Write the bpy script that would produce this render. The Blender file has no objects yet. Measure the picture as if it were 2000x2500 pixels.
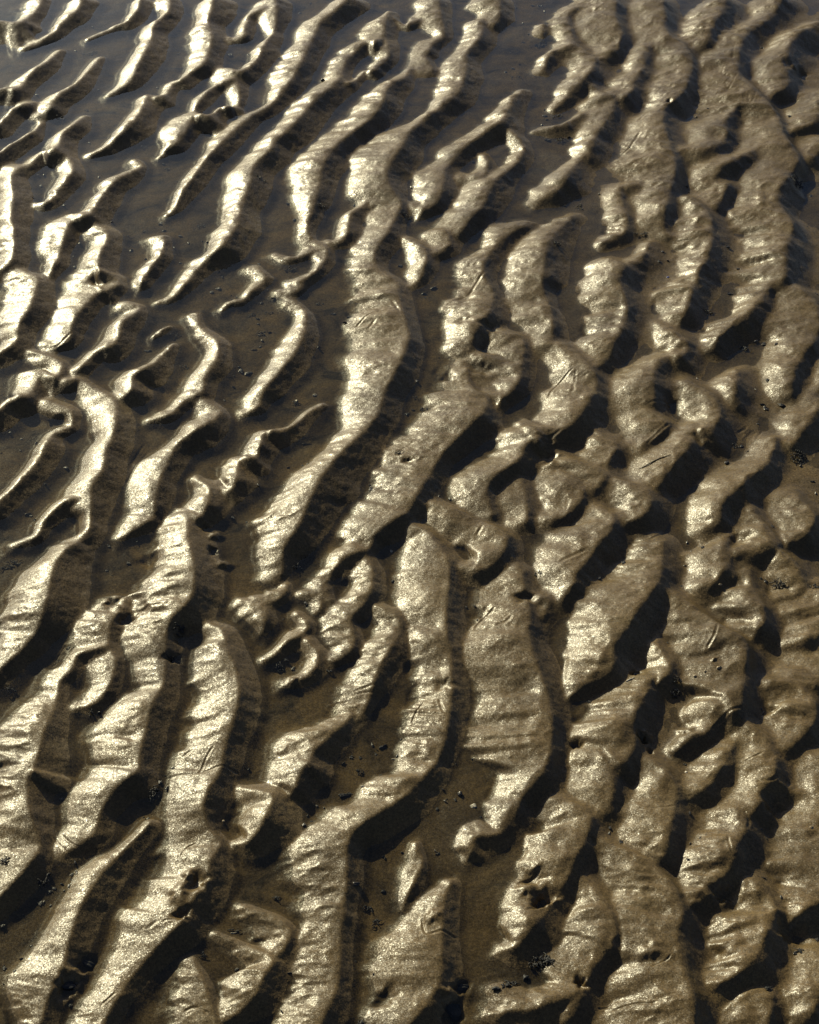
import bpy, bmesh, math, random
import numpy as np
from mathutils import Vector, Matrix

random.seed(7)
SC = bpy.context.scene

# ---------------------------------------------------------------- camera, sky, sun, exposure
CAM_H = 1.50
PITCH = math.radians(38.0)            # camera looks this far below the horizon
FOV_V = math.radians(32.0)
ASP = 0.8
TY = math.tan(FOV_V / 2)
TX = TY * ASP

cam = bpy.data.cameras.new('camera')
cam_ob = bpy.data.objects.new('camera', cam)
SC.collection.objects.link(cam_ob)
cam_ob.location = (0, 0, CAM_H)
cam_ob.rotation_euler = (math.pi / 2 - PITCH, 0, 0)
cam.sensor_fit = 'VERTICAL'
cam.angle = FOV_V
cam.clip_start = 0.02
cam.clip_end = 5000
SC.camera = cam_ob

SUN_ELEV = math.radians(23.5)
SUN_AZ = math.radians(-31.0)          # left of straight ahead
world = bpy.data.worlds.new('World')
SC.world = world
world.use_nodes = True
wn, wl_ = world.node_tree.nodes, world.node_tree.links
bg = wn['Background']
sky = wn.new('ShaderNodeTexSky')
sky.sky_type = 'NISHITA'
sky.sun_disc = False
sky.sun_elevation = SUN_ELEV
sky.sun_rotation = SUN_AZ
sky.air_density = 0.5
sky.dust_density = 1.4
sky.ozone_density = 0.6
wl_.new(sky.outputs[0], bg.inputs['Color'])
bg.inputs['Strength'].default_value = 0.065

sun = bpy.data.lights.new('sun', 'SUN')
sun.energy = 5.0
sun.angle = math.radians(0.53)
sun.color = (1.0, 0.91, 0.61)
sun_ob = bpy.data.objects.new('sun', sun)
SC.collection.objects.link(sun_ob)
sd = Vector((math.sin(SUN_AZ) * math.cos(SUN_ELEV), math.cos(SUN_AZ) * math.cos(SUN_ELEV), math.sin(SUN_ELEV)))
sun_ob.rotation_euler = sd.to_track_quat('Z', 'Y').to_euler()
sun_ob.location = sd * 30

SC.view_settings.view_transform = 'Standard'
SC.view_settings.look = 'None'
SC.view_settings.exposure = 0.2
SC.view_settings.gamma = 1.0
SC.view_settings.use_curve_mapping = False

# ---------------------------------------------------------------- node helpers
def mat(name):
    m = bpy.data.materials.new(name)
    m.use_nodes = True
    nt = m.node_tree
    nt.nodes.clear()
    return m, nt

def N(nt, t, **kw):
    n = nt.nodes.new(t)
    for k, v in kw.items():
        if k == 'ins':
            for kk, vv in v.items():
                n.inputs[kk].default_value = vv
        else:
            setattr(n, k, v)
    return n

def ramp(nt, src, stops):
    r = N(nt, 'ShaderNodeValToRGB')
    e = r.color_ramp.elements
    while len(e) > 1:
        e.remove(e[-1])
    e[0].position, e[0].color = stops[0][0], (*stops[0][1], 1)
    for p, c in stops[1:]:
        q = e.new(p)
        q.color = (*c, 1)
    nt.links.new(src, r.inputs[0])
    return r

# ---------------------------------------------------------------- materials
def sand_material():
    m, nt = mat('wet_sand')
    L = nt.links.new
    geo = N(nt, 'ShaderNodeNewGeometry')
    pos = geo.outputs['Position']
    out = N(nt, 'ShaderNodeOutputMaterial')
    p = N(nt, 'ShaderNodeBsdfPrincipled')
    L(p.outputs[0], out.inputs[0])
    # colour: brown quartz sand, patches of darker silt, single dark and pale grains
    big = N(nt, 'ShaderNodeTexNoise', ins={'Scale': 9.0, 'Detail': 5.0, 'Roughness': 0.6})
    L(pos, big.inputs['Vector'])
    c1 = ramp(nt, big.outputs['Fac'], [(0.30, (0.084, 0.059, 0.027)), (0.55, (0.122, 0.084, 0.036)), (0.75, (0.146, 0.108, 0.052))])
    grain = N(nt, 'ShaderNodeTexNoise', ins={'Scale': 900.0, 'Detail': 2.0, 'Roughness': 0.7})
    L(pos, grain.inputs['Vector'])
    c2 = ramp(nt, grain.outputs['Fac'], [(0.30, (0.35, 0.33, 0.30)), (0.48, (0.95, 0.95, 0.95)), (0.60, (1.0, 1.0, 1.0)), (0.74, (1.9, 1.8, 1.6))])
    mx = N(nt, 'ShaderNodeMix', data_type='RGBA', blend_type='MULTIPLY')
    mx.inputs[0].default_value = 0.8
    L(c1.outputs[0], mx.inputs[6]); L(c2.outputs[0], mx.inputs[7])
    # drifts of dark silt under water, tinted blue-grey to help out the sky's reflection
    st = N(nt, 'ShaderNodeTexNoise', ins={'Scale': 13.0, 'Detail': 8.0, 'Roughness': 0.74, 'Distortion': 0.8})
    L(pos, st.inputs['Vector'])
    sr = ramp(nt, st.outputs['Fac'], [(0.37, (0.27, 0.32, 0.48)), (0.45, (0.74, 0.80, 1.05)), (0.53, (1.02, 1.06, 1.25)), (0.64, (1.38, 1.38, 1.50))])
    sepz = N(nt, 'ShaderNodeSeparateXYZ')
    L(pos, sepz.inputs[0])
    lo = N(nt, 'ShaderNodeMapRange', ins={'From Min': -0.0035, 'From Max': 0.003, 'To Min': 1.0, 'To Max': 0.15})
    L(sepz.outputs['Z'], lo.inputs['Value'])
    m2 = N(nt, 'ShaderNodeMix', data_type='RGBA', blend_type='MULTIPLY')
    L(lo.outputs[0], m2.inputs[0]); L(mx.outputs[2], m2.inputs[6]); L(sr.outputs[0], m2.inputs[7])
    g3 = N(nt, 'ShaderNodeTexNoise', ins={'Scale': 330.0, 'Detail': 2.0, 'Roughness': 0.8})
    L(pos, g3.inputs['Vector'])
    r3 = ramp(nt, g3.outputs['Fac'], [(0.32, (0.55, 0.55, 0.55)), (0.50, (1.0, 1.0, 1.0)), (0.68, (1.45, 1.42, 1.36))])
    m3 = N(nt, 'ShaderNodeMix', data_type='RGBA', blend_type='MULTIPLY')
    m3.inputs[0].default_value = 0.75
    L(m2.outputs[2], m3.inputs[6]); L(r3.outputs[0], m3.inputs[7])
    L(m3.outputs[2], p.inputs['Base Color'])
    # gloss: film of water over the grains
    rn = N(nt, 'ShaderNodeTexNoise', ins={'Scale': 38.0, 'Detail': 4.0, 'Roughness': 0.65})
    L(pos, rn.inputs['Vector'])
    mr = N(nt, 'ShaderNodeMapRange', ins={'From Min': 0.3, 'From Max': 0.7, 'To Min': ROUGH_LO, 'To Max': ROUGH_HI})
    L(rn.outputs['Fac'], mr.inputs['Value'])
    L(mr.outputs[0], p.inputs['Roughness'])
    p.inputs['IOR'].default_value = 1.45
    # under water the grains lose most of their shine (water against quartz), above it they keep it
    sep = N(nt, 'ShaderNodeSeparateXYZ')
    L(pos, sep.inputs[0])
    dry = N(nt, 'ShaderNodeMapRange', ins={'From Min': -0.0025, 'From Max': 0.0010, 'To Min': 0.08, 'To Max': 1.0})
    L(sep.outputs['Z'], dry.inputs['Value'])
    for sock, val in (('Specular IOR Level', SPEC), ('Coat Weight', COAT)):
        mm = N(nt, 'ShaderNodeMath', operation='MULTIPLY'); mm.inputs[1].default_value = val
        L(dry.outputs[0], mm.inputs[0]); L(mm.outputs[0], p.inputs[sock])
    p.inputs['Coat Roughness'].default_value = COAT_R
    p.inputs['Coat IOR'].default_value = 1.33
    # relief too fine for the mesh: soft unevenness, then single grains, each turned its own way
    g2 = N(nt, 'ShaderNodeTexNoise', ins={'Scale': 210.0, 'Detail': 3.0, 'Roughness': 0.6})
    L(pos, g2.inputs['Vector'])
    b2 = N(nt, 'ShaderNodeBump', ins={'Strength': 0.35, 'Distance': 0.0008})
    L(g2.outputs['Fac'], b2.inputs['Height'])
    vo = N(nt, 'ShaderNodeTexVoronoi', feature='F1', ins={'Scale': GRAIN_SCALE, 'Randomness': 1.0})
    L(pos, vo.inputs['Vector'])
    cen = N(nt, 'ShaderNodeVectorMath', operation='SUBTRACT'); cen.inputs[1].default_value = (0.5, 0.5, 0.5)
    L(vo.outputs['Color'], cen.inputs[0])
    sc_ = N(nt, 'ShaderNodeVectorMath', operation='SCALE'); sc_.inputs['Scale'].default_value = GRAIN_STR
    L(cen.outputs[0], sc_.inputs[0])
    add = N(nt, 'ShaderNodeVectorMath', operation='ADD')
    L(b2.outputs[0], add.inputs[0]); L(sc_.outputs[0], add.inputs[1])
    nrm = N(nt, 'ShaderNodeVectorMath', operation='NORMALIZE')
    L(add.outputs[0], nrm.inputs[0])
    L(nrm.outputs[0], p.inputs['Normal'])
    L(nrm.outputs[0], p.inputs['Coat Normal'])
    return m

def water_material():
    m, nt = mat('clear_shallow_water')
    L = nt.links.new
    out = N(nt, 'ShaderNodeOutputMaterial')
    geo = N(nt, 'ShaderNodeNewGeometry')
    # Schlick reflectance, the same from either side of the film
    dot = N(nt, 'ShaderNodeVectorMath', operation='DOT_PRODUCT')
    ab = N(nt, 'ShaderNodeMath', operation='ABSOLUTE')
    om = N(nt, 'ShaderNodeMath', operation='SUBTRACT', use_clamp=True); om.inputs[0].default_value = 1.0
    pw = N(nt, 'ShaderNodeMath', operation='POWER'); pw.inputs[1].default_value = 5.0
    fr = N(nt, 'ShaderNodeMath', operation='MULTIPLY_ADD'); fr.inputs[1].default_value = 0.98; fr.inputs[2].default_value = 0.02
    L(geo.outputs['Incoming'], dot.inputs[0]); L(dot.outputs['Value'], ab.inputs[0])
    L(ab.outputs[0], om.inputs[1]); L(om.outputs[0], pw.inputs[0]); L(pw.outputs[0], fr.inputs[0])
    tr = N(nt, 'ShaderNodeBsdfTransparent', ins={'Color': (0.76, 0.76, 0.73, 1)})
    gl = N(nt, 'ShaderNodeBsdfGlossy', ins={'Color': (0.72, 0.87, 1.0, 1), 'Roughness': 0.02})  # blue put into the gloss colour to pass for a bluer reflected sky
    mix = N(nt, 'ShaderNodeMixShader')
    ns = N(nt, 'ShaderNodeTexNoise', ins={'Scale': 22.0, 'Detail': 2.0})
    L(geo.outputs['Position'], ns.inputs['Vector'])
    b = N(nt, 'ShaderNodeBump', ins={'Strength': 0.3, 'Distance': 0.0015})
    L(ns.outputs['Fac'], b.inputs['Height'])
    L(b.outputs[0], gl.inputs['Normal']); L(b.outputs[0], dot.inputs[1])
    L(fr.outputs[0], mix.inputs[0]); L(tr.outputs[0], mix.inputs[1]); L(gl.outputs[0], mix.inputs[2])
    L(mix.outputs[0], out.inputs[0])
    return m

def simple_material(name, c_lo, c_hi, scale, rough, spec=0.5):
    m, nt = mat(name)
    L = nt.links.new
    out = N(nt, 'ShaderNodeOutputMaterial')
    p = N(nt, 'ShaderNodeBsdfPrincipled', ins={'Roughness': rough, 'Specular IOR Level': spec})
    geo = N(nt, 'ShaderNodeNewGeometry')
    n = N(nt, 'ShaderNodeTexNoise', ins={'Scale': scale, 'Detail': 4.0, 'Roughness': 0.65})
    L(geo.outputs['Position'], n.inputs['Vector'])
    r = ramp(nt, n.outputs['Fac'], [(0.35, c_lo), (0.65, c_hi)])
    L(r.outputs[0], p.inputs['Base Color'])
    b = N(nt, 'ShaderNodeBump', ins={'Strength': 0.5, 'Distance': 0.001})
    L(n.outputs['Fac'], b.inputs['Height']); L(b.outputs[0], p.inputs['Normal'])
    L(p.outputs[0], out.inputs[0])
    return m

ROUGH_LO, ROUGH_HI, SPEC, COAT, COAT_R, GRAIN_STR, GRAIN_SCALE = 0.35, 0.50, 0.30, 0.16, 0.21, 0.23, 1000.0
SAND = sand_material()
WATER = water_material()
WEED = simple_material('black_weed', (0.016, 0.018, 0.022), (0.050, 0.049, 0.048), 260, 0.6, 0.25)
FLECK = simple_material('dark_detritus', (0.010, 0.011, 0.014), (0.035, 0.034, 0.034), 300, 0.45)
STONE = simple_material('dark_pebble', (0.014, 0.014, 0.016), (0.045, 0.042, 0.040), 180, 0.35)
SHELL = simple_material('bleached_shell', (0.42, 0.38, 0.30), (0.66, 0.61, 0.52), 220, 0.4)
WOOD = simple_material('wet_wood', (0.016, 0.011, 0.008), (0.055, 0.038, 0.024), 240, 0.5)
TAN = simple_material('sandy_pebble', (0.24, 0.19, 0.11), (0.36, 0.28, 0.18), 260, 0.4)
BLUE = simple_material('blue_fleck', (0.02, 0.05, 0.28), (0.03, 0.08, 0.40), 200, 0.4)

# ---------------------------------------------------------------- photograph survey -> ground metres
# points were surveyed on twelve overlapping squares of the picture, 700 px a side, read on a 1725 unit scale
TILES = {'A': (0, 0), 'B': (650, 0), 'C': (1300, 0), 'D': (0, 600), 'E': (650, 600), 'F': (1300, 600),
         'G': (0, 1200), 'H': (650, 1200), 'I': (1300, 1200), 'J': (0, 1800), 'K': (650, 1800), 'L': (1300, 1800)}
TS = 700.0 / 1725.0
cp, sp = math.cos(PITCH), math.sin(PITCH)

def px(tile, x, y):
    o = TILES[tile]
    return o[0] + x * TS, o[1] + y * TS

def ground(sx, sy, z=0.0):
    """source pixel -> ground point at height z"""
    nx = (np.asarray(sx, float) - 1000) / 1000 * TX
    ny = (1250 - np.asarray(sy, float)) / 1250 * TY
    dz = -sp + ny * cp
    t = (CAM_H - z) / -dz
    return nx * t, (cp + ny * sp) * t

def pixel(x, y, z=0.0):
    dx, dy, dz = x, y, z - CAM_H
    dep = dy * cp - dz * sp
    up = dy * sp + dz * cp
    return 1000 + dx / dep / TX * 1000, 1250 - up / dep / TY * 1250

# ---------------------------------------------------------------- the sheet of sand: a graded grid
V_LO, V_HI, NV = -1.10, 1.10, 1040
U_LIM, NU = 1.10, 850
def y_of_v(v):                       # v = -1 bottom of frame .. 1 top
    ny = v * TY
    return (cp + ny * sp) * CAM_H / (sp - ny * cp)
rows_in = np.array([y_of_v(v) for v in np.linspace(V_LO, V_HI, NV)])
y0, y1 = rows_in[0], rows_in[-1]
rows_near = np.concatenate([np.linspace(-3.0, 0.1, 18), np.linspace(0.13, y0, 60, endpoint=False)])
rows_far = [y1]
st = rows_in[-1] - rows_in[-2]
while rows_far[-1] < 4000:
    st *= 1.045 if rows_far[-1] < 12 else 1.2
    rows_far.append(rows_far[-1] + st)
ROWS = np.concatenate([rows_near, rows_in, np.array(rows_far[1:])])
R0 = len(rows_near)
u_in = np.linspace(-U_LIM, U_LIM, NU)
u_out = [U_LIM]
st = u_in[1] - u_in[0]
while u_out[-1] < 60:
    st *= 1.05 if u_out[-1] < 2.6 else 1.35
    u_out.append(u_out[-1] + st)
u_out = np.array(u_out[1:])
COLS = np.concatenate([-u_out[::-1], u_in, u_out])
C0 = len(u_out)
HW = np.maximum((ROWS * cp + CAM_H * sp) * TX, 0.45)
X = HW[:, None] * COLS[None, :]
Y = np.repeat(ROWS[:, None], len(COLS), 1)
U = np.repeat(COLS[None, :], len(ROWS), 0)
NR, NC = X.shape

# lattice noise
_rng = np.random.RandomState(11)
TAB = _rng.rand(512, 512).astype(np.float32)
def vnoise(x, y, seed=0):
    x = x + seed * 17.31; y = y + seed * 9.77
    xi = np.floor(x).astype(np.int64); yi = np.floor(y).astype(np.int64)
    fx = (x - xi).astype(np.float32); fy = (y - yi).astype(np.float32)
    fx = fx * fx * fx * (fx * (fx * 6 - 15) + 10); fy = fy * fy * fy * (fy * (fy * 6 - 15) + 10)
    a = TAB[yi & 511, xi & 511]; b = TAB[yi & 511, (xi + 1) & 511]
    c = TAB[(yi + 1) & 511, xi & 511]; d = TAB[(yi + 1) & 511, (xi + 1) & 511]
    return (a + (b - a) * fx) * (1 - fy) + (c + (d - c) * fx) * fy - 0.5
def fbm(x, y, oct=4, seed=0, gain=0.5):
    s = 0; a = 1.0
    for k in range(oct):
        c_, s_ = math.cos(0.6 + 1.1 * k), math.sin(0.6 + 1.1 * k)      # every octave turned, so no lattice shows
        s = s + a * vnoise((x * c_ - y * s_) * 2 ** k, (x * s_ + y * c_) * 2 ** k, seed + k * 3)
        a *= gain
    return s
def smooth01(t):
    t = np.clip(t, 0, 1)
    return t * t * (3 - 2 * t)

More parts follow.
